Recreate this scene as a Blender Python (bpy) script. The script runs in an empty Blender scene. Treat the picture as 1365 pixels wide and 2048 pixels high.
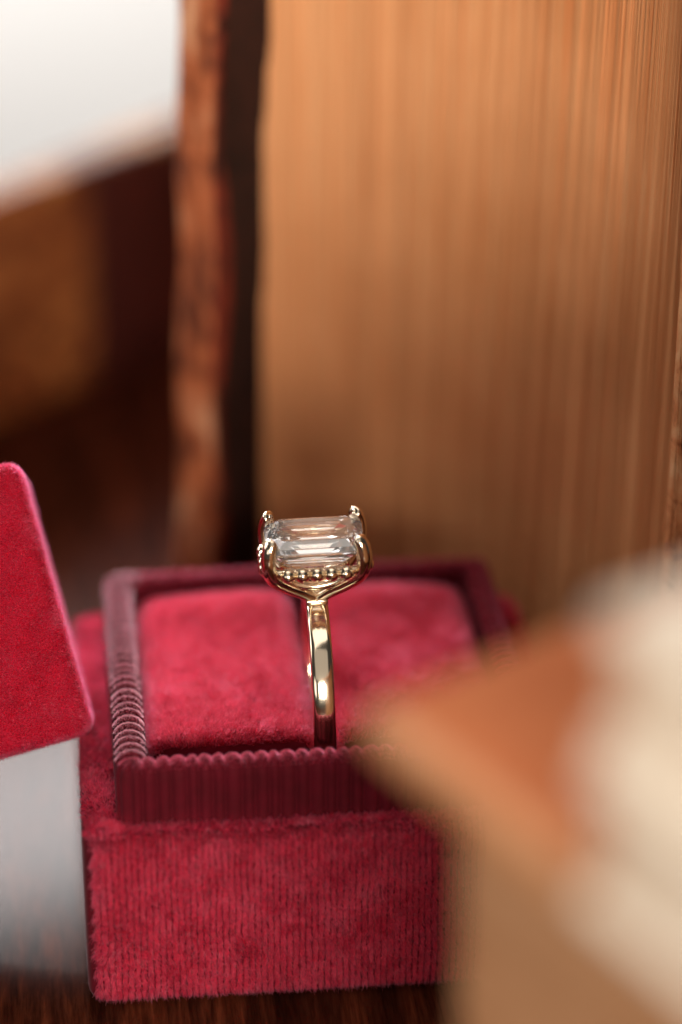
import bpy, math, random
import numpy as np
from mathutils import Vector, Matrix

random.seed(4); RNG = np.random.default_rng(4)
S = 0.1                      # one Blender unit is 10 mm; everything below is written in millimetres
SC = bpy.context.scene
COL = SC.collection
R = math.radians

# ------------------------------------------------------------------ camera
F_PX, PITCH, YAW, ROLL = 5917.0, R(26.15), R(5.98), R(0.15)
CAM = Vector((-26.52, -280.94, 182.96))
fw = Vector((math.sin(YAW) * math.cos(PITCH), math.cos(YAW) * math.cos(PITCH), -math.sin(PITCH)))
rt = Vector((math.cos(YAW), -math.sin(YAW), 0)); up = rt.cross(fw)
rt, up = rt * math.cos(ROLL) + up * math.sin(ROLL), up * math.cos(ROLL) - rt * math.sin(ROLL)
cd = bpy.data.cameras.new('camera'); cam = bpy.data.objects.new('camera', cd); COL.objects.link(cam)
M = Matrix((rt, up, -fw)).transposed().to_4x4(); M.translation = CAM * S
cam.matrix_world = M
cd.sensor_fit = 'VERTICAL'; cd.sensor_height = 360; cd.sensor_width = 240
cd.lens = 360 * F_PX / 2048
cd.dof.use_dof = True; cd.dof.focus_distance = 309.0 * S
cd.dof.aperture_fstop = cd.lens / 1000 / (17.2 * S)
cd.clip_start = 0.1; cd.clip_end = 2000
SC.camera = cam

# ------------------------------------------------------------------ light
SC.view_settings.view_transform = 'Standard'; SC.view_settings.look = 'None'
SC.view_settings.exposure = 0.12; SC.view_settings.gamma = 1.0
w = bpy.data.worlds.new('World'); SC.world = w; w.use_nodes = True
w.node_tree.nodes['Background'].inputs[0].default_value = (1.0, 0.93, 0.86, 1)
w.node_tree.nodes['Background'].inputs[1].default_value = 0.035

def area(name, loc, target, sx, sy, power, color):
    l = bpy.data.lights.new(name, 'AREA'); l.shape = 'RECTANGLE'; l.size = sx * S; l.size_y = sy * S
    l.energy = power; l.color = color
    o = bpy.data.objects.new(name, l); COL.objects.link(o)
    o.location = Vector(loc) * S
    o.rotation_euler = (Vector(target) - Vector(loc)).to_track_quat('-Z', 'Y').to_euler()
    return o
area('window_light_side', (-580, 230, 270), (0, 20, 30), 380, 240, 9500, (1.0, 0.95, 0.90))
area('window_light_back', (-120, 460, 272), (-10, 0, 10), 420, 74, 38000, (1.0, 0.96, 0.95))
area('back_high_fill', (-280, 380, 520), (-5, 0, 25), 460, 360, 10000, (1.0, 0.96, 0.95))  # unseen lamp added high behind for sheen on the velvet tops
area('window_light_front', (30, -640, 200), (0, 0, 35), 240, 150, 50000, (1.0, 0.92, 0.82))
area('corner_fill', (-420, -480, 170), (-10, 0, 20), 260, 180, 2600, (1.0, 0.93, 0.86))  # unseen fill added from front left for base front, lid and ivory books
area('ceiling_light', (-60, -470, 530), (0, 0, 30), 580, 500, 3400, (1.0, 0.90, 0.80))
area('overhead_fill', (-20, 60, 760), (0, 0, 30), 640, 600, 17500, (1.0, 0.90, 0.80))  # unseen overhead lamp added to whiten the stone
area('wall_fill', (-40, 440, 130), (-40, 612, -110), 300, 60, 8000, (1.0, 0.97, 0.94))  # unseen lamp added only to brighten the white wall

SC.cycles.use_denoising = True
SC.cycles.max_bounces = 14; SC.cycles.transmission_bounces = 14; SC.cycles.glossy_bounces = 8
SC.cycles.sample_clamp_indirect = 6.0
SC.cycles.caustics_refractive = True

# ------------------------------------------------------------------ materials
def mat(name):
    m = bpy.data.materials.new(name); m.use_nodes = True
    return m, m.node_tree, m.node_tree.nodes['Principled BSDF']
def ramp(nt, stops, fac=None):
    n = nt.nodes.new('ShaderNodeValToRGB'); e = n.color_ramp.elements
    while len(e) < len(stops): e.new(0.5)
    for k, (p, c) in enumerate(stops): e[k].position = p; e[k].color = (*c, 1)
    if fac: nt.links.new(fac, n.inputs[0])
    return n
def noise(nt, scale, detail=4, rough=0.55, stretch=None, coord='Object', dist=0.0):
    t = nt.nodes.new('ShaderNodeTexCoord'); mp = nt.nodes.new('ShaderNodeMapping')
    if stretch: mp.inputs['Scale'].default_value = stretch
    n = nt.nodes.new('ShaderNodeTexNoise'); n.inputs['Scale'].default_value = scale
    n.inputs['Detail'].default_value = detail; n.inputs['Roughness'].default_value = rough
    n.inputs['Distortion'].default_value = dist
    nt.links.new(t.outputs[coord], mp.inputs[0]); nt.links.new(mp.outputs[0], n.inputs[0])
    return n
def bump(nt, b, src, dist, strength=1.0):
    n = nt.nodes.new('ShaderNodeBump'); n.inputs['Distance'].default_value = dist * S
    n.inputs['Strength'].default_value = strength
    nt.links.new(src, n.inputs['Height']); nt.links.new(n.outputs[0], b.inputs['Normal'])
    return n
def mixc(nt, fac, a, b, mode='MIX'):
    n = nt.nodes.new('ShaderNodeMix'); n.data_type = 'RGBA'; n.blend_type = mode
    for inp, v in ((n.inputs[0], fac), (n.inputs[6], a), (n.inputs[7], b)):
        if isinstance(v, (int, float)): inp.default_value = v
        elif isinstance(v, tuple): inp.default_value = (*v, 1)
        else: nt.links.new(v, inp)
    return n.outputs[2]

def velvet(name, c1, c2, sheen=1.0, tint=(1.0, 0.62, 0.70)):
    m, nt, b = mat(name)
    n = noise(nt, 3.2, 5, 0.6)
    nt.links.new(ramp(nt, [(0.3, c1), (0.7, c2)], n.outputs[0]).outputs[0], b.inputs['Base Color'])
    b.inputs['Roughness'].default_value = 0.85
    b.inputs['Specular IOR Level'].default_value = 0.15
    b.inputs['Sheen Weight'].default_value = sheen; b.inputs['Sheen Roughness'].default_value = 0.3
    b.inputs['Sheen Tint'].default_value = (*tint, 1)
    return m
V_BASE = velvet('crimson_velvet', (0.06, 0.001, 0.0045), (0.10, 0.002, 0.008), 0.1)  # kept dark: shade between fibres and on the bare left side
V_TRAY = velvet('shaded_crimson_ribbed_velvet', (0.05, 0.0005, 0.0035), (0.08, 0.001, 0.0065), 0.15, (1.0, 0.36, 0.48))  # darker than the base velvet: the front's shade is put into the colour
V_PAD = velvet('cushion_velvet', (0.10, 0.0015, 0.008), (0.16, 0.003, 0.014), 0.15)  # kept dark: carries the shade of the bare cushion fronts
V_LID = velvet('lid_velvet', (0.18, 0.002, 0.011), (0.26, 0.004, 0.018), 0.3)

def fibre(name, c1, c2):
    m, nt, b = mat(name); nt.nodes.remove(b)
    hb = nt.nodes.new('ShaderNodeBsdfHairPrincipled'); hb.model = 'CHIANG'; hb.parametrization = 'COLOR'
    h = nt.nodes.new('ShaderNodeHairInfo')
    nt.links.new(ramp(nt, [(0.0, c1), (0.86, c2), (0.92, tuple(min(0.92, x * 1.1 + 0.03) for x in c2)), (1.0, tuple(min(0.95, x * 1.12 + 0.09) for x in c2))], h.outputs['Random']).outputs[0], hb.inputs['Color'])
    hb.inputs['Roughness'].default_value = 0.42; hb.inputs['Radial Roughness'].default_value = 0.55
    hb.inputs['IOR'].default_value = 1.5; hb.inputs['Random Roughness'].default_value = 0.3
    nt.links.new(hb.outputs[0], nt.nodes['Material Output'].inputs[0])
    return m
H_BASE = fibre('crimson_pile', (0.34, 0.002, 0.014), (0.68, 0.016, 0.044))
H_TRAY = fibre('ribbed_pile_sheen', (0.80, 0.035, 0.08), (0.92, 0.17, 0.22))  # pale pink: the rim's sheen is put into the fibre colour
H_PAD = fibre('cushion_pile', (0.38, 0.003, 0.017), (0.70, 0.028, 0.058))
H_LID = fibre('lid_pile', (0.32, 0.002, 0.015), (0.60, 0.013, 0.042))

GOLD, nt, b = mat('yellow_gold')
b.inputs['Base Color'].default_value = (0.95, 0.81, 0.62, 1); b.inputs['Metallic'].default_value = 1
n = noise(nt, 6, 3)
r_ = nt.nodes.new('ShaderNodeMapRange'); r_.inputs[3].default_value = 0.09; r_.inputs[4].default_value = 0.17
nt.links.new(n.outputs[0], r_.inputs[0]); nt.links.new(r_.outputs[0], b.inputs['Roughness'])
bump(nt, b, noise(nt, 3, 2).outputs[0], 0.06, 0.6)

STONE, nt, b = mat('clear_diamond')
b.inputs['Base Color'].default_value = (1, 1, 1, 1); b.inputs['Transmission Weight'].default_value = 0.95
b.inputs['IOR'].default_value = 2.42; b.inputs['Roughness'].default_value = 0.0

def leather(name, stops, scale, rough=0.55, bd=0.12, stretch=None, spec=0.3):
    m, nt, b = mat(name)
    n = noise(nt, scale, 8, 0.65, stretch, dist=0.6)
    nt.links.new(ramp(nt, stops, n.outputs[0]).outputs[0], b.inputs['Base Color'])
    b.inputs['Roughness'].default_value = rough; b.inputs['Specular IOR Level'].default_value = spec
    bump(nt, b, noise(nt, scale * 9, 5, 0.7).outputs[0], bd)
    return m
L_RED = leather('worn_red_brown_leather', [(0.31, (0.020, 0.007, 0.005)), (0.41, (0.17, 0.042, 0.016)), (0.51, (0.46, 0.125, 0.042)), (0.64, (0.68, 0.34, 0.18))], 1.5, bd=0.25, stretch=(1, 1, 0.55))
L_TURN = leather('red_turned_in_leather', [(0.36, (0.03, 0.006, 0.004)), (0.55, (0.20, 0.028, 0.013)), (0.7, (0.34, 0.07, 0.03))], 1.1)
L_DARK = leather('shaded_endpaper', [(0.35, (0.010, 0.004, 0.003)), (0.65, (0.03, 0.009, 0.006))], 2.0)  # near-black: shadow in the gap beside the pages is put into this colour
L_TAN = leather('rubbed_tan_leather', [(0.34, (0.32, 0.09, 0.03)), (0.46, (0.64, 0.26, 0.10)), (0.66, (0.76, 0.42, 0.21))], 2.6)
L_ORANGE = leather('orange_brown_leather', [(0.32, (0.34, 0.092, 0.034)), (0.68, (0.50, 0.165, 0.066))], 0.5, 0.9, spec=0.05)
L_EDGE = leather('scuffed_board_edge', [(0.32, (0.42, 0.165, 0.065)), (0.68, (0.60, 0.29, 0.135))], 0.9, spec=0.15)
L_GOLD = leather('gold_brown_marbled_board', [(0.30, (0.03, 0.008, 0.003)), (0.5, (0.16, 0.05, 0.014)), (0.66, (0.42, 0.20, 0.06))], 0.9)
L_MAROON = leather('maroon_leather', [(0.35, (0.025, 0.005, 0.004)), (0.65, (0.06, 0.011, 0.008))], 1.2)
IVORY = leather('ivory_cloth', [(0.35, (0.70, 0.59, 0.47)), (0.65, (0.80, 0.71, 0.59))], 0.8, 0.8, 0.05)

def paper(name, stops, axis_stretch, scale=3.0):
    m, nt, b = mat(name)
    n = noise(nt, scale, 6, 0.7, axis_stretch)
    n2 = noise(nt, 0.35, 3, 0.5)
    c = ramp(nt, stops, n.outputs[0]).outputs[0]
    c2 = ramp(nt, [(0.35, (0.84, 0.76, 0.68)), (0.65, (1, 1, 1))], n2.outputs[0]).outputs[0]
    at = nt.nodes.new('ShaderNodeAttribute'); at.attribute_name = 'tone'
    c3 = mixc(nt, 1.0, c, c2, 'MULTIPLY')
    g = ramp(nt, [(0.0, (0.60, 0.46, 0.36)), (1.0, (1.0, 1.0, 1.0))], at.outputs['Fac']).outputs[0]
    nt.links.new(mixc(nt, 1.0, c3, g, 'MULTIPLY'), b.inputs['Base Color'])
    b.inputs['Roughness'].default_value = 0.8; b.inputs['Specular IOR Level'].default_value = 0.2
    return m
PAGES = paper('aged_page_edges', [(0.3, (0.74, 0.325, 0.130)), (0.7, (0.86, 0.48, 0.235))], (4, 4, 0.12))
PAGES_LIGHT = paper('pale_page_edges', [(0.3, (0.42, 0.21, 0.10)), (0.7, (0.57, 0.34, 0.19))], (0.3, 0.3, 5))
PAGES_CREAM = paper('cream_page_edges', [(0.3, (0.72, 0.62, 0.50)), (0.7, (0.82, 0.74, 0.63))], (0.3, 0.3, 5))

WOOD, nt, b = mat('polished_dark_wood')
n = noise(nt, 2.2, 8, 0.65, (1.0, 0.10, 1.0), dist=1.2)
fine = noise(nt, 22, 6, 0.7, (1.0, 0.06, 1.0))
c = ramp(nt, [(0.30, (0.012, 0.003, 0.002)), (0.50, (0.050, 0.012, 0.006)), (0.72, (0.14, 0.033, 0.014))], n.outputs[0]).outputs[0]
f = ramp(nt, [(0.38, (0.35, 0.30, 0.28)), (0.60, (1, 1, 1))], fine.outputs[0]).outputs[0]
nt.links.new(mixc(nt, 0.8, c, f, 'MULTIPLY'), b.inputs['Base Color'])
b.inputs['Roughness'].default_value = 0.32; b.inputs['Coat Weight'].default_value = 0.14; b.inputs['Coat Roughness'].default_value = 0.13; b.inputs['Specular IOR Level'].default_value = 0.0
bump(nt, b, fine.outputs[0], 0.08, 0.25)

WHITE, nt, b = mat('white_painted_wall')
n = noise(nt, 0.06, 3)
nt.links.new(ramp(nt, [(0.3, (0.80, 0.79, 0.77)), (0.7, (0.84, 0.83, 0.81))], n.outputs[0]).outputs[0], b.inputs['Base Color'])
b.inputs['Roughness'].default_value = 0.9

# ------------------------------------------------------------------ builders (input in mm)
def mesh_obj(name, verts, faces, material, parent=None, smooth=True, loc=(0, 0, 0)):
    me = bpy.data.meshes.new(name)
    v = np.asarray(verts, float) * S
    me.from_pydata(v.tolist(), [], [tuple(f) for f in faces]); me.validate(); me.update()
    if smooth: me.polygons.foreach_set('use_smooth', [True] * len(me.polygons))
    me.materials.append(material)
    o = bpy.data.objects.new(name, me); COL.objects.link(o)
    if parent is not None: o.parent = parent
    o.location = Vector(loc) * S
    return o
def empty(name, loc, label, cat, group=None):
    o = bpy.data.objects.new(name, None); COL.objects.link(o); o.location = Vector(loc) * S
    o.empty_display_size = 0.3
    o['label'] = label; o['category'] = cat
    if group: o['group'] = group
    return o
def grid_faces(nu, nv, cu=False, cv=False):
    F = []
    for i in range(nu if cu else nu - 1):
        for j in range(nv if cv else nv - 1):
            a = i * nv + j; b_ = ((i + 1) % nu) * nv + j
            c_ = ((i + 1) % nu) * nv + (j + 1) % nv; d = i * nv + (j + 1) % nv
            F.append((a, b_, c_, d))
    return F
def rbox(hx, hy, hz, r, seg=5, flat=10):
    """rounded box centred at the origin: (verts, faces)"""
    def axis(h):
        a = [-h + r * (1 - math.cos(math.pi / 2 * k / seg)) for k in range(seg)]
        m_ = list(np.linspace(-h + r, h - r, flat + 1))
        return np.array(a + m_ + [-x for x in reversed(a)])
    ax = [axis(hx), axis(hy), axis(hz)]; H = np.array([hx, hy, hz])
    V, Fc, idx = [], [], {}
    for d in range(3):
        u, v = (d + 1) % 3, (d + 2) % 3
        for s in (-1, 1):
            g = {}
            for i, a in enumerate(ax[u]):
                for j, c_ in enumerate(ax[v]):
                    p = np.zeros(3); p[d] = s * H[d]; p[u] = a; p[v] = c_
                    key = tuple(np.round(p, 5))
                    if key not in idx:
                        inner = np.clip(p, -(H - r), H - r); q = p - inner; l = np.linalg.norm(q)
                        idx[key] = len(V); V.append(inner + q / l * r if l > 1e-9 else p)
                    g[i, j] = idx[key]
            for i in range(len(ax[u]) - 1):
                for j in range(len(ax[v]) - 1):
                    q = (g[i, j], g[i + 1, j], g[i + 1, j + 1], g[i, j + 1])
                    Fc.append(q if s > 0 else q[::-1])
    return np.array(V), Fc
def vnoise(P, cell, rng):
    """smooth random vectors on a lattice of the given cell size (mm)"""
    q = P / cell + 500.0; k = np.floor(q).astype(int); f_ = q - k; f_ = f_ * f_ * (3 - 2 * f_)
    T_ = rng.normal(0, 1, (65536, 3)); out = np.zeros_like(P)
    for dx in (0, 1):
        for dy in (0, 1):
            for dz in (0, 1):
                h = ((k[:, 0] + dx) * 73856093 ^ (k[:, 1] + dy) * 19349663 ^ (k[:, 2] + dz) * 83492791) & 65535
                wt = (f_[:, 0] if dx else 1 - f_[:, 0]) * (f_[:, 1] if dy else 1 - f_[:, 1]) * (f_[:, 2] if dz else 1 - f_[:, 2])
                out += T_[h] * wt[:, None]
    return out
def pile(name, o, material, parent, per_mm2, length, lean, keep=None, radius=0.022, rows=None, jitter=0.35, seed=1, clump=0.0):
    """short velvet fibres rooted on a mesh object; lean = nap direction in mm per mm of height"""
    rng = np.random.default_rng(seed)
    me = o.data; me.calc_loop_triangles()
    n = len(me.vertices); co = np.empty(n * 3); me.vertices.foreach_get('co', co); co = co.reshape(-1, 3) / S
    vn = np.empty(n * 3); me.vertices.foreach_get('normal', vn); vn = vn.reshape(-1, 3)
    t = np.empty(len(me.loop_triangles) * 3, int); me.loop_triangles.foreach_get('vertices', t); t = t.reshape(-1, 3)
    A, B, C_ = co[t[:, 0]], co[t[:, 1]], co[t[:, 2]]
    ar = np.linalg.norm(np.cross(B - A, C_ - A), axis=1) / 2
    cen = (A + B + C_) / 3; nn = vn[t[:, 0]] + vn[t[:, 1]] + vn[t[:, 2]]
    nn /= np.linalg.norm(nn, axis=1)[:, None] + 1e-9
    if keep is not None: ar = ar * keep(cen, nn)
    N = int(ar.sum() * per_mm2)
    k = rng.choice(len(t), N, p=ar / ar.sum())
    u = rng.random(N); v = rng.random(N); fl = u + v > 1; u[fl] = 1 - u[fl]; v[fl] = 1 - v[fl]
    P = A[k] + (B[k] - A[k]) * u[:, None] + (C_[k] - A[k]) * v[:, None]
    Nn = vn[t[k, 0]] * (1 - u - v)[:, None] + vn[t[k, 1]] * u[:, None] + vn[t[k, 2]] * v[:, None]
    Nn /= np.linalg.norm(Nn, axis=1)[:, None] + 1e-9
    if rows is not None:                       # draw the roots together into rows along one axis
        axis_, pitch, pull = rows
        wv = 0.10 * np.sin(P[:, 2] * 0.9 + 3 * np.sin(P[:, axis_] * 0.8)) + rng.normal(0, 0.07, N)
        tgt = (np.floor(P[:, axis_] / pitch) + 0.5) * pitch + wv
        free = 1 - np.abs(Nn[:, axis_])
        P[:, axis_] += (tgt - P[:, axis_]) * pull * free
    # uneven nap: the pile is brushed a little differently from patch to patch
    wob = (vnoise(P, 3.1, rng) * 0.9 + vnoise(P, 1.25, rng) * 0.8 + vnoise(P, 0.6, rng) * 0.5) * clump
    D = Nn + np.asarray(lean) + wob + rng.normal(0, jitter, (N, 3))
    D /= np.linalg.norm(D, axis=1)[:, None]
    Lh = length * rng.uniform(0.65, 1.2, N)[:, None]
    bend = rng.normal(0, 0.18, (N, 3)) + np.asarray(lean) * 0.3
    pts = np.stack([P - Nn * 0.02, P + D * Lh * 0.55, P + (D + bend) * Lh], 1) * S
    cv = bpy.data.hair_curves.new(name); cv.add_curves([3] * N)
    cv.attributes['position'].data.foreach_set('vector', pts.astype(np.float32).ravel()) if 'position' in cv.attributes else None
    ra = cv.attributes.get('radius') or cv.attributes.new('radius', 'FLOAT', 'POINT')
    ra.data.foreach_set('value', np.tile(np.array([1.0, 0.85, 0.35]) * radius * S, N).astype(np.float32))
    cv.materials.append(material)
    h = bpy.data.objects.new(name, cv); COL.objects.link(h); h.parent = parent
    h.location = o.location if parent is not o else (0, 0, 0)
    h['kind'] = 'stuff'
    return h

# ------------------------------------------------------------------ setting
v, f = rbox(300, 235, 9, 2.0, 4, 2)
table = mesh_obj('table', v + np.array([0, -15, -9]), f, WOOD); table['kind'] = 'structure'
v, f = rbox(900, 8, 300, 1.0, 1, 1)
wall = mesh_obj('wall', v + np.array([0, 620, -270]), f, WHITE); wall['kind'] = 'structure'

# ------------------------------------------------------------------ ring box
box = empty('ring_box', (0, 0, 0), 'open square crimson velvet ring box holding the gold ring in its slotted cushion', 'ring box')
HB, HT, T = 20.2, 27.0, 22.07
def soft_box(hx, hy, h, r_c, r_e):
    """box with vertical corners of radius r_c and softer top and bottom edges r_e, standing on z = 0"""
    path = []
    for cx, cy, a0 in ((hx - r_c, -hy + r_c, -90), (hx - r_c, hy - r_c, 0), (-hx + r_c, hy - r_c, 90), (-hx + r_c, -hy + r_c, 180)):
        c0 = len(path)
        for k in range(9): an = R(a0 + 90 * k / 8); path.append((cx + r_c * math.cos(an), cy + r_c * math.sin(an), math.cos(an), math.sin(an)))
        an = R(a0 + 90); n_ = 22; L_ = 2 * ((hy if abs(math.cos(an)) > 0.5 else hx) - r_c)
        x0, y0 = path[-1][:2]
        for k in range(1, n_): path.append((x0 - math.sin(an) * L_ * k / n_, y0 + math.cos(an) * L_ * k / n_, math.cos(an), math.sin(an)))
    prof = [(-r_e + r_e * math.cos(a), r_e - r_e * math.sin(a)) for a in np.linspace(math.pi / 2, 0, 6)]
    prof += [(0.0, z) for z in np.linspace(r_e, h - r_e, 9)[1:]]
    prof += [(-r_e + r_e * math.cos(a), h - r_e + r_e * math.sin(a)) for a in np.linspace(0, math.pi / 2, 6)[1:]]
    prof += [(-r_e - 1.2, h), (-r_e - 2.6, h - 0.1)]
    V = []
    for x, y, nx, ny in path:
        for o_, z in prof: V.append((x + nx * o_, y + ny * o_, z))
    n_, m_ = len(path), len(prof)
    F = grid_faces(n_, m_, cu=True) + [tuple(k * m_ for k in range(n_))[::-1], tuple(k * m_ + m_ - 1 for k in range(n_))]
    return np.array(V), F
v, f = soft_box(26.0, 24.7, HB, 2.4, 1.2)
v[:, 2] += 0.12 * np.sin(v[:, 0] * 0.33 + 1) * (v[:, 2] > 15) + 0.1
base = mesh_obj('base', v, f, V_BASE, box)
pile('velvet_pile', base, H_BASE, base, 110, 0.52, (0.10, 0, -0.55), lambda c, n: ((n[:, 1] < -0.22) & (n[:, 0] > -0.62) & (c[:, 2] > 0.9)) * 1.0, rows=(0, 0.66, 0.34), jitter=0.36, seed=2, clump=0.24)  # left side gets no pile, so the dark velvet paints its shade
pile('velvet_pile', base, H_BASE, base, 85, 0.50, (0.0, 0.0, 0.0),
     lambda c, n: ((n[:, 1] >= -0.22) & (n[:, 2] > 0.50) & ((np.abs(c[:, 0]) > 21) | (np.abs(c[:, 1]) > 21)) & (c[:, 2] > 2)) * 1.0, jitter=0.2, seed=3, clump=0.30)

def ribbed_tray():
    r_c, th, top_r = 1.8, 2.8, 1.4
    L = []                                      # perimeter of a rounded square, outside at T
    a = T - r_c
    def side(p0, p1, n): L.extend([(p0[0] + (p1[0] - p0[0]) * k / n, p0[1] + (p1[1] - p0[1]) * k / n) for k in range(n)])
    nst = 330
    cs = [(a, -a, -90), (a, a, 0), (-a, a, 90), (-a, -a, 180)]
    path = []
    for ci, (cx, cy, a0) in enumerate(cs):
        for k in range(24):
            an = R(a0 + 90 * k / 24); path.append((cx + r_c * math.cos(an), cy + r_c * math.sin(an), math.cos(an), math.sin(an)))
        nx, ny, _ = cs[(ci + 1) % 4]; an = R(a0 + 90); c_, s_ = math.cos(an), math.sin(an)
        p0 = (cx + r_c * c_, cy + r_c * s_); p1 = (nx + r_c * c_, ny + r_c * s_)
        for k in range(nst): path.append((p0[0] + (p1[0] - p0[0]) * k / nst, p0[1] + (p1[1] - p0[1]) * k / nst, c_, s_))
    path = np.array(path); d = np.linalg.norm(np.roll(path[:, :2], -1, 0) - path[:, :2], axis=1)
    s = np.concatenate([[0], np.cumsum(d)[:-1]]); per = d.sum(); nr = round(per / 1.42)
    prof = [(0, z, 1, 0) for z in np.linspace(HB - 0.2, HT - top_r, 7)]
    for k in range(1, 10):
        an = math.pi * k / 10; prof.append((-top_r + top_r * math.cos(an), HT - top_r + top_r * math.sin(an), math.cos(an), math.sin(an)))
    prof += [(-th, z, -1, 0) for z in np.linspace(HT - top_r, HB + 0.3, 5)]
    wob = 0.12 * np.sin(s * 0.9) + 0.08 * np.sin(s * 2.3 + 1)
    rib = 0.60 * np.abs(np.sin(np.pi * (s + wob) / per * nr)) ** 0.7 - 0.3
    V = []
    for (x, y, nx, ny), rb in zip(path, rib):
        for (o_, z, po, pz) in prof:
            q = o_ + po * rb
            V.append((x + nx * q, y + ny * q, z + pz * rb))
    return V, grid_faces(len(path), len(prof), cu=True), nr, per
v, f, nr, per = ribbed_tray()
tray = mesh_obj('tray', v, f, V_TRAY, box)

pile('velvet_pile', tray, H_TRAY, tray, 130, 0.17, (0.0, 0, 0.0), lambda c, n: ((c[:, 0] < -18) & (c[:, 1] > -19) & (n[:, 2] > 0.4)) * 1.0, radius=0.02, jitter=0.15, seed=5)  # left rim tops: painted sheen
pile('velvet_pile', tray, H_PAD, tray, 110, 0.16, (0.0, 0, 0.0), lambda c, n: (((c[:, 0] >= -18) | (c[:, 1] <= -19)) & (n[:, 2] > 0.55)) * 1.0, radius=0.02, jitter=0.18, seed=6)  # other rim tops: brighter fibres paint the crest highlights

def cushion(sx):
    hx, hy, hz = 8.8, 16.6, 2.9
    v, f = rbox(hx, hy, hz, 2.3, 6, 26)
    v[:, 0] += sx * (0.95 + hx); v[:, 1] += 2.5
    topm = np.clip(v[:, 2] / hz, 0, 1)
    x, y = v[:, 0], v[:, 1]
    dome = 0.45 * np.cos(np.clip((x - sx * 9.9) / 10.5, -1, 1) * 1.3) * np.cos(np.clip((y - 1) / 20, -1, 1) * 1.2)
    roll = 1.2 * np.exp(-((y - 15) / 4.0) ** 2) * np.exp(-((x - sx * 8) / 8.0) ** 2)
    lum = 0.12 * np.sin(x * 0.35 + sx) * np.sin(y * 0.22 + 0.6)
    v[:, 2] += topm * (dome + roll + lum) - topm * 0.35 * np.exp(-((y + 15) / 3.0) ** 2)
    v[:, 2] += HB + hz - 1.1
    return mesh_obj('cushion', v, f, V_PAD, box)
for sx, sd in ((-1, 7), (1, 8)):
    c = cushion(sx)
    pile('velvet_pile', c, H_PAD, c, 110, 0.62, (0.04 * sx, 0.15, 0.0), lambda c_, n: ((n[:, 2] > 0.25) & (n[:, 1] > -0.75)) * 1.0, jitter=0.22, seed=sd, clump=0.21)  # front faces stay bare, their shade painted by the dark velvet

# ------------------------------------------------------------------ lid, lying beside the box
lid = empty('box_lid', (-24.5, -12.3, 26.3), 'removed crimson velvet lid tilted against the left side of the ring box', 'box lid')
v, f = rbox(30, 11, 14.6, 1.5, 6, 12)
v += np.array([-30, 11, 14.6])
shell = mesh_obj('shell', v, f, V_LID, lid)
pile('velvet_pile', shell, H_LID, shell, 80, 0.40, (0.25, 0, -0.2), lambda c, n: (((n[:, 1] < 0.4) | (n[:, 2] > 0.2) | (n[:, 0] > 0.2)) & (c[:, 0] > -22)) * 1.0, jitter=0.35, seed=11, clump=0.34)
ly = (fw - rt * 0.078 - up * 0.060).normalized()
lx = rt * math.cos(R(16)) + up * math.sin(R(16)); lx = (lx - ly * lx.dot(ly)).normalized(); lz = lx.cross(ly)
lid.rotation_euler = Matrix((lx, ly, lz)).transposed().to_euler()

# ------------------------------------------------------------------ ring
RC = Vector((-0.45, -6.1, 27.5))
ring = empty('diamond_ring', RC + Vector((0.40, 0, 0)), 'yellow gold solitaire ring with emerald cut diamond standing in the cushion slot', 'ring')
def sweep(name, pts, w_, h_, material, parent, closed=False, n=14, power=2.6, side=None, taper=None):
    """tube of rounded-rectangle section along pts; w_ across `side`, h_ across the other way"""
    P = np.array(pts, float); m_ = len(P); V = []
    for i in range(m_):
        t = P[(i + 1) % m_] - P[i - 1] if closed else P[min(i + 1, m_ - 1)] - P[max(i - 1, 0)]
        t = t / np.linalg.norm(t)
        a = np.array(side, float) if side is not None else np.array([0, 0, 1.0])
        a = a - t * a.dot(t); a /= np.linalg.norm(a); c_ = np.cross(t, a)
        k = taper[i] if taper is not None else 1.0
        for j in range(n):
            an = 2 * math.pi * j / n; ca, sa = math.cos(an), math.sin(an)
            V.append(P[i] + a * (math.copysign(abs(ca) ** (2 / power), ca) * w_ / 2 * k) + c_ * (math.copysign(abs(sa) ** (2 / power), sa) * h_ / 2 * k))
    F = grid_faces(m_, n, cu=closed, cv=True)
    if not closed: F += [tuple(range(n))[::-1], tuple((m_ - 1) * n + j for j in range(n))]
    return mesh_obj(name, V, F, material, parent)
RM = 9.2
pts = [(0, -RM * math.cos(a), RM * math.sin(a)) for a in np.linspace(0, 2 * math.pi, 145)[:-1]]
band = sweep('band', pts, 2.4, 1.6, GOLD, ring, closed=True, n=28, power=3.4, side=(1, 0, 0))
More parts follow.
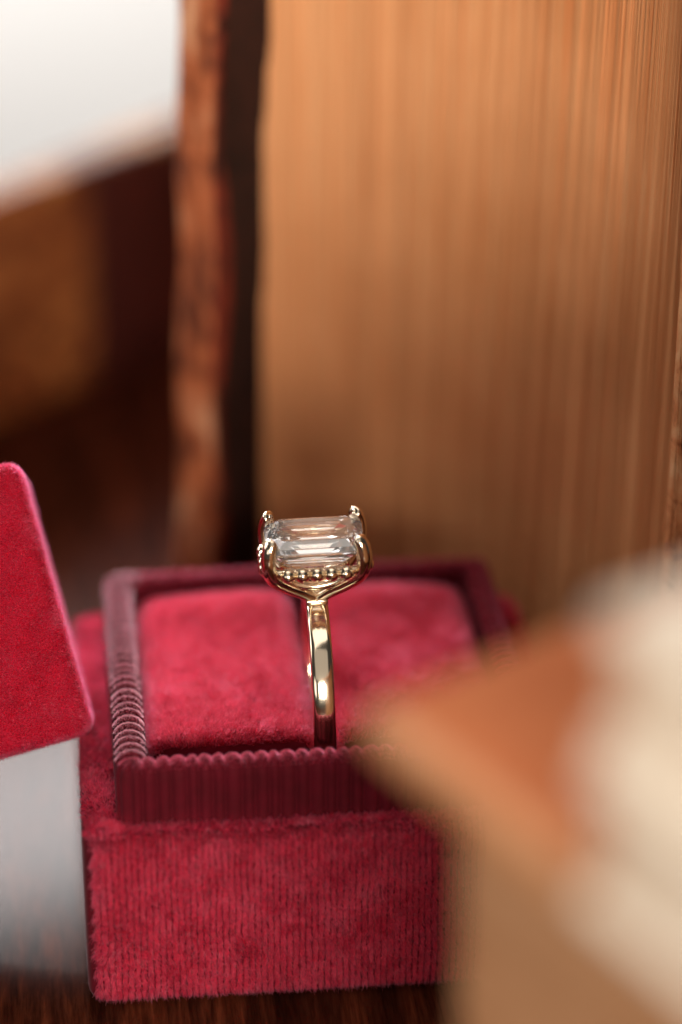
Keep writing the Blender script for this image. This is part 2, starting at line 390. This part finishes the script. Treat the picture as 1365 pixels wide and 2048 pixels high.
# cuff where the shank meets the basket
v, f = rbox(1.2, 1.5, 0.42, 0.3, 5, 4)
mesh_obj('cuff', v + np.array([0, 0, RM + 0.72]), f, GOLD, ring)
def bez(ps, n):
    ps = np.array(ps, float); out = []                   # Catmull-Rom through ps
    q = np.vstack([2 * ps[0] - ps[1], ps, 2 * ps[-1] - ps[-2]])
    for i in range(1, len(q) - 2):
        for k in range(n):
            t = k / n
            out.append(0.5 * (2 * q[i] + (q[i + 1] - q[i - 1]) * t + (2 * q[i - 1] - 5 * q[i] + 4 * q[i + 1] - q[i + 2]) * t * t + (3 * q[i] - q[i - 1] - 3 * q[i + 1] + q[i + 2]) * t ** 3))
    out.append(q[-2]); return np.array(out)
ZT = 18.2                                                 # prong tips above the ring centre
for sx in (-1, 1):
    for sy in (-1, 1):
        p = bez([(sx * 0.25, sy * 0.45, ZT - 8.2), (sx * 1.5, sy * 1.0, ZT - 7.15), (sx * 3.3, sy * 2.2, ZT - 5.65), (sx * 4.55, sy * 3.15, ZT - 4.25),
                 (sx * 5.0, sy * 3.55, ZT - 2.4), (sx * 4.9, sy * 3.5, ZT - 1.1), (sx * 4.6, sy * 3.25, ZT - 0.25), (sx * 4.3, sy * 3.0, ZT + 0.05)], 8)
        k = np.linspace(0, 1, len(p)); tp = 1.0 + 0.15 * np.sin(k * 3) - 0.05 * k; tp[-6:] *= np.array([0.98, 0.94, 0.86, 0.74, 0.55, 0.2])
        sweep('prong', p, 1.5, 1.3, GOLD, ring, n=24, power=2.2, side=(sx * 0.6, -sy * 0.8, 0), taper=tp)
ZR = 14.6                                                # beaded gallery rail under the girdle
hx, hy = 4.75, 3.35
pts = []
for cx, cy, a0 in ((hx - 1, -hy + 1, -90), (hx - 1, hy - 1, 0), (-hx + 1, hy - 1, 90), (-hx + 1, -hy + 1, 180)):
    for k in range(7): an = R(a0 + 15 * k); pts.append((cx + math.cos(an), cy + math.sin(an), ZR))
sweep('gallery_rail', pts, 0.95, 0.9, GOLD, ring, closed=True, n=12, power=2.4)
p = bez([(-3.6, 0, ZT - 5.5), (-2, 0, ZT - 6.3), (0, 0, ZT - 6.7), (2, 0, ZT - 6.3), (3.6, 0, ZT - 5.5)], 6)
for sy in (-1.5, 1.5): sweep('bridge', p + np.array([0, sy, 0.5]), 1.0, 0.9, GOLD, ring, n=12, side=(0, 1, 0))
def sphere(r_, nu=20, nv=12):
    V = [(0, 0, -r_)] ; F = []
    for i in range(1, nv):
        for j in range(nu):
            a, b_ = math.pi * i / nv - math.pi / 2, 2 * math.pi * j / nu
            V.append((r_ * math.cos(a) * math.cos(b_), r_ * math.cos(a) * math.sin(b_), r_ * math.sin(a)))
    V.append((0, 0, r_)); e = len(V) - 1
    for j in range(nu): F.append((0, 1 + (j + 1) % nu, 1 + j)); F.append((e, e - nu + j, e - nu + (j + 1) % nu))
    for i in range(nv - 2):
        for j in range(nu):
            a = 1 + i * nu; F.append((a + j, a + (j + 1) % nu, a + nu + (j + 1) % nu, a + nu + j))
    return V, F
v, f = sphere(0.82, 24, 16)
first = None
spots = [(x, sy * (hy + 0.55)) for sy in (-1, 1) for x in (-3.0, -1.5, 0, 1.5, 3.0)] + [(sx * (hx + 0.5), y) for sx in (-1, 1) for y in (-2.1, -0.7, 0.7, 2.1)]
for x, y in spots:
    if first is None: o = first = mesh_obj('bead', v, f, GOLD, ring, loc=(x, y, ZR))
    else: o = first.copy(); COL.objects.link(o); o.parent = ring; o.location = Vector((x, y, ZR)) * S
def emerald():
    HX, HY, CUT, gz = 5.15, 3.8, 1.1, ZT - 1.15
    def oct_(ins, z):
        x, y = HX - ins, HY - ins; c_ = CUT * max(0.3, 1 - ins * 0.22)
        return [(x, -y + c_, z), (x, y - c_, z), (x - c_, y, z), (-x + c_, y, z), (-x, y - c_, z), (-x, -y + c_, z), (-x + c_, -y, z), (x - c_, -y, z)]
    rings = [oct_(1.15, gz + 0.92), oct_(0.70, gz + 0.70), oct_(0.32, gz + 0.40), oct_(0.0, gz), oct_(0.0, gz - 0.14),
             oct_(0.75, gz - 1.15), oct_(1.65, gz - 2.1), oct_(2.6, gz - 2.85), oct_(3.6, gz - 3.3)]
    V = [p for r_ in rings for p in r_]; F = [tuple(range(8))]
    for i in range(len(rings) - 1):
        for j in range(8): F.append((i * 8 + j, (i + 1) * 8 + j, (i + 1) * 8 + (j + 1) % 8, i * 8 + (j + 1) % 8))
    F.append(tuple(range(len(V) - 8, len(V)))[::-1])
    return V, F
v, f = emerald()
mesh_obj('gemstone', v, f, STONE, ring, smooth=False)

ring.rotation_euler = (0, R(-1.7), R(-1.8))

# ------------------------------------------------------------------ books
def slab(name, o, a, b_, c_, material, parent, r_=0.8, flat=6, noise_=0.0):
    """rounded board spanned by three vectors from corner o"""
    o, a, b_, c_ = (np.array(t, float) for t in (o, a, b_, c_)); la, lb, lc = (np.linalg.norm(t) for t in (a, b_, c_))
    v, f = rbox(la / 2, lb / 2, lc / 2, min(r_, la / 2.1, lb / 2.1, lc / 2.1), 4, flat)
    v = (v + np.array([la, lb, lc]) / 2)
    if noise_: v = v + RNG.normal(0, noise_, v.shape)
    W = o + np.outer(v[:, 0], a / la) + np.outer(v[:, 1], b_ / lb) + np.outer(v[:, 2], c_ / lc)
    return mesh_obj(name, W, f, material, parent)
def tone(o, vals):
    at = o.data.attributes.new('tone', 'FLOAT', 'POINT'); at.data.foreach_set('value', np.asarray(vals, np.float32))

# tall book standing behind the box, fore-edge towards the camera
PR, PL = np.array([41.3, 1.3]), np.array([-1.0, 54.7])
ch = PL - PR; chl = np.linalg.norm(ch); cu_ = ch / chl; nb = np.array([-cu_[1], cu_[0]]) * -1   # nb points into the book
if nb[0] < 0: nb = -nb
H = 165.0
book = empty('antique_book', (60, 70, 0), 'thick old book with tanned page edges standing upright behind the ring box', 'book')
def page_face():
    n_s = 430; V, F, tn = [], [], []
    e = np.linspace(0, 1, n_s + 1) + np.concatenate([[0], RNG.normal(0, 0.00035, n_s - 1), [0]])
    off = RNG.normal(0, 0.08, n_s) + 0.16 * np.interp(np.arange(n_s), np.arange(0, n_s + 18, 9), RNG.normal(0, 1, len(np.arange(0, n_s + 18, 9))))
    tv = np.clip(RNG.normal(0.76, 0.10, n_s) + 0.09 * np.interp(np.arange(n_s), np.arange(0, n_s + 24, 12), RNG.normal(0, 1, len(np.arange(0, n_s + 24, 12)))), 0, 1)
    deep = RNG.random(n_s) < 0.03 + 0.07 * (np.arange(n_s) < 60); off[deep] += 0.7; tv[deep] *= 0.5
    zs = np.linspace(4, H - 3, 9)
    def pt(s, z, d):
        s2 = s + 0.036 * (60 - z) / 60 * (4 * s * (1 - s)) * (1.25 - s) * 0.9
        p = PR + ch * s2 + nb * (8.0 * 4 * s * (1 - s) * 0.95 + d)
        return (p[0], p[1], z)
    for i in range(n_s):
        b0 = len(V); s0, s1 = e[i], e[i + 1]; g = (s1 - s0) * 0.10
        w1, w2, w3 = RNG.normal(0, 0.04, 3)
        for k, z in enumerate(zs):
            d = off[i] + w1 * math.sin(z * 0.05) + w2 * math.sin(z * 0.11 + 1)
            V += [pt(s0 + g, z, d + 1.1), pt(s0 + g, z, d), pt(s1 - g, z, d), pt(s1 - g, z, d + 1.1)]; tn += [tv[i] * 0.5, tv[i], tv[i], tv[i] * 0.5]
        for k in range(len(zs) - 1):
            for j in range(3): a = b0 + k * 4 + j; F.append((a, a + 1, a + 5, a + 4))
    # solid core just behind the sheet edges
    cs = np.linspace(0, 1, 30); b0 = len(V)
    for z in (3.8, H - 2.8):
        for s_ in cs: V.append(pt(s_, z, 1.0)); tn.append(0.2)
        for s_ in cs[::-1]:
            p = PR + ch * s_ + nb * 104; V.append((p[0], p[1], z)); tn.append(0.6)
    n = 60
    for j in range(n): F.append((b0 + j, b0 + (j + 1) % n, b0 + n + (j + 1) % n, b0 + n + j))
    F += [tuple(b0 + j for j in range(n))[::-1], tuple(b0 + n + j for j in range(n))]
    return V, F, tn
v, f, tn = page_face()
bl = np.array([60, 70, 0.0])
pg = mesh_obj('page_block', np.array(v) - bl, f, PAGES, book, smooth=False); tone(pg, tn); pg['kind'] = 'stuff'
n3 = np.array([nb[0], nb[1], 0]); c3 = np.array([cu_[0], cu_[1], 0]); up3 = np.array([0, 0, 1.0])
slab('cover', np.array([*PR, 0]) - n3 * 5.2 - c3 * 4.5 - bl, n3 * 112, c3 * 4.4, up3 * H, L_TAN, book, 1.2, 40, 0.05)
lc = slab('cover', np.array([*PL, 0]) - n3 * 8 + c3 * 0.1 - bl, n3 * 112, c3 * 7.0, up3 * H, L_RED, book, 1.6, 40, 0.06)
lv = np.empty(len(lc.data.vertices) * 3); lc.data.vertices.foreach_get('co', lv); lv = lv.reshape(-1, 3)
lv[:, :2] += np.outer((6.0 - lv[:, 2]) * 0.030 + 0.03 * np.sin(lv[:, 2] * 2.1), cu_); lc.data.vertices.foreach_set('co', lv.ravel()); lc.data.update()
lin = slab('endpaper', np.array([*PL, 0]) - n3 * 7.2 - c3 * 0.35 - bl, n3 * 10, c3 * 0.4, up3 * (H - 3), L_DARK, lc, 0.15, 24)
lv = np.empty(len(lin.data.vertices) * 3); lin.data.vertices.foreach_get('co', lv); lv = lv.reshape(-1, 3)
lv[:, :2] += np.outer((6.0 - lv[:, 2]) * 0.030 + 0.03 * np.sin(lv[:, 2] * 2.1), cu_); lin.data.vertices.foreach_set('co', lv.ravel()); lin.data.update()
turn = slab('turned_in_leather', np.array([*PL, 0]) - n3 * 8.1 - c3 * 0.75 - bl, n3 * 1.7, c3 * 0.4, up3 * (H - 60), L_TURN, lc, 0.15, 24)
lv = np.empty(len(turn.data.vertices) * 3); turn.data.vertices.foreach_get('co', lv); lv = lv.reshape(-1, 3)
lv[:, :2] += np.outer((6.0 - lv[:, 2]) * 0.030 + 0.03 * np.sin(lv[:, 2] * 2.1), cu_) + np.outer((lv[:, 0] * nb[0] + lv[:, 1] * nb[1] > (lv[:, 0] * nb[0] + lv[:, 1] * nb[1]).mean()) * 0.07 * np.sin(lv[:, 2] * 1.3 + 1), nb)
turn.data.vertices.foreach_set('co', lv.ravel()); turn.data.update()
slab('spine', np.array([*PR, 0]) + n3 * 106.5 - c3 * 4.2 - bl, n3 * 4, c3 * (chl + 10), up3 * H, L_RED, book, 1.5, 8)

# small book lying beyond, at the back left
bk = empty('lying_book', (-34, 124, 0), 'gold brown lying book with a maroon band behind the velvet lid', 'book')
a = R(46); ux = np.array([math.cos(a), math.sin(a), 0]); vx = np.array([-math.sin(a), math.cos(a), 0])
o = -ux * 60
slab('board', o, ux * 108, vx * 7, up3 * 35.5, L_GOLD, bk, 1.4, 20, 0.05)
slab('maroon_band', o + ux * 79 - vx * 0.4, ux * 29, vx * 0.8, up3 * 34.5, L_MAROON, bk, 0.38, 12)

# brown book lying in front, out of focus
fg = empty('brown_book', (-4.8, -88, 0), 'blurred orange brown leather book lying in front with scuffed board edges', 'book')
a1, a2 = R(33), R(-63)
u1 = np.array([math.cos(a1), math.sin(a1), 0]); u2 = np.array([math.cos(a2), math.sin(a2), 0])
ZTOP = 71.2
slab('cover', up3 * (ZTOP - 3.6), u1 * 95, u2 * 130, up3 * 3.6, L_EDGE, fg, 1.2, 14, 0.04)
slab('cover_leather', up3 * (ZTOP - 0.3) + u1 * 1.8 + u2 * 0.6, u1 * 91.0, u2 * 127.6, up3 * 0.5, L_ORANGE, fg, 0.2, 14)
slab('cover', np.zeros(3), u1 * 95, u2 * 130, up3 * 3.6, L_EDGE, fg, 1.2, 14, 0.04)
def leaves(o_, a, b_, z0, z1, n, name, material, parent, jit=0.12):
    V, F, tn = [], [], []
    zz = np.linspace(z0, z1, n + 1)
    for k in range(n):
        i0 = len(V); j = RNG.normal(0, jit); t = min(1, max(0, RNG.normal(0.7, 0.2)))
        ua, ub = a / np.linalg.norm(a), b_ / np.linalg.norm(b_)
        A0 = o_ + (ua + ub) * j
        q = [A0, A0 + a, A0 + a + b_, A0 + b_]; g = (zz[1] - zz[0]) * 0.08
        for z in (zz[k] + g, zz[k + 1] - g):
            for p in q: V.append((p[0], p[1], z)); tn.append(t)
        for s in range(4): F.append((i0 + s, i0 + (s + 1) % 4, i0 + 4 + (s + 1) % 4, i0 + 4 + s))
        F += [(i0 + 3, i0 + 2, i0 + 1, i0), (i0 + 4, i0 + 5, i0 + 6, i0 + 7)]
    o = mesh_obj(name, V, F, material, parent, smooth=False); tone(o, tn); o['kind'] = 'stuff'; return o
leaves(u1 * 6.2 + u2 * 6.2, u1 * 80, u2 * 118, 3.7, ZTOP - 3.7, 240, 'page_block', PAGES_LIGHT, fg)
slab('spine', u1 * 91, u1 * 4, u2 * 130, up3 * (ZTOP - 0.4), L_ORANGE, fg, 1.5, 6)

# two small ivory books stacked on it
def small_book(loc, rz, h, lab, sx=60, sy=44):
    e = empty('ivory_book', loc, lab, 'book', 'small ivory books stacked on the brown book')
    X, Y = np.array([1.0, 0, 0]), np.array([0, -1.0, 0])
    slab('cover', up3 * 0, X * sx, Y * sy, up3 * 1.8, IVORY, e, 0.8, 6, 0.03)
    slab('cover', up3 * (h - 1.8), X * sx, Y * sy, up3 * 1.8, IVORY, e, 0.8, 6, 0.03)
    leaves(X * 1.2 - X * 0 + Y * 1.2, X * (sx - 4), Y * (sy - 2.4), 1.85, h - 1.85, 50, 'page_block', PAGES_CREAM, e, 0.08)
    slab('spine', X * (sx - 2), X * 2, Y * sy, up3 * h, IVORY, e, 0.9, 4)
    e.rotation_euler.z = rz
    return e
small_book((6.6, -117.0, ZTOP + 0.3), R(27), 11.5, 'lower small ivory book resting directly on the brown leather cover')
small_book((7.4, -116.0, ZTOP + 11.9), R(31), 10.6, 'upper small ivory book on top of the ivory stack', 56, 42)
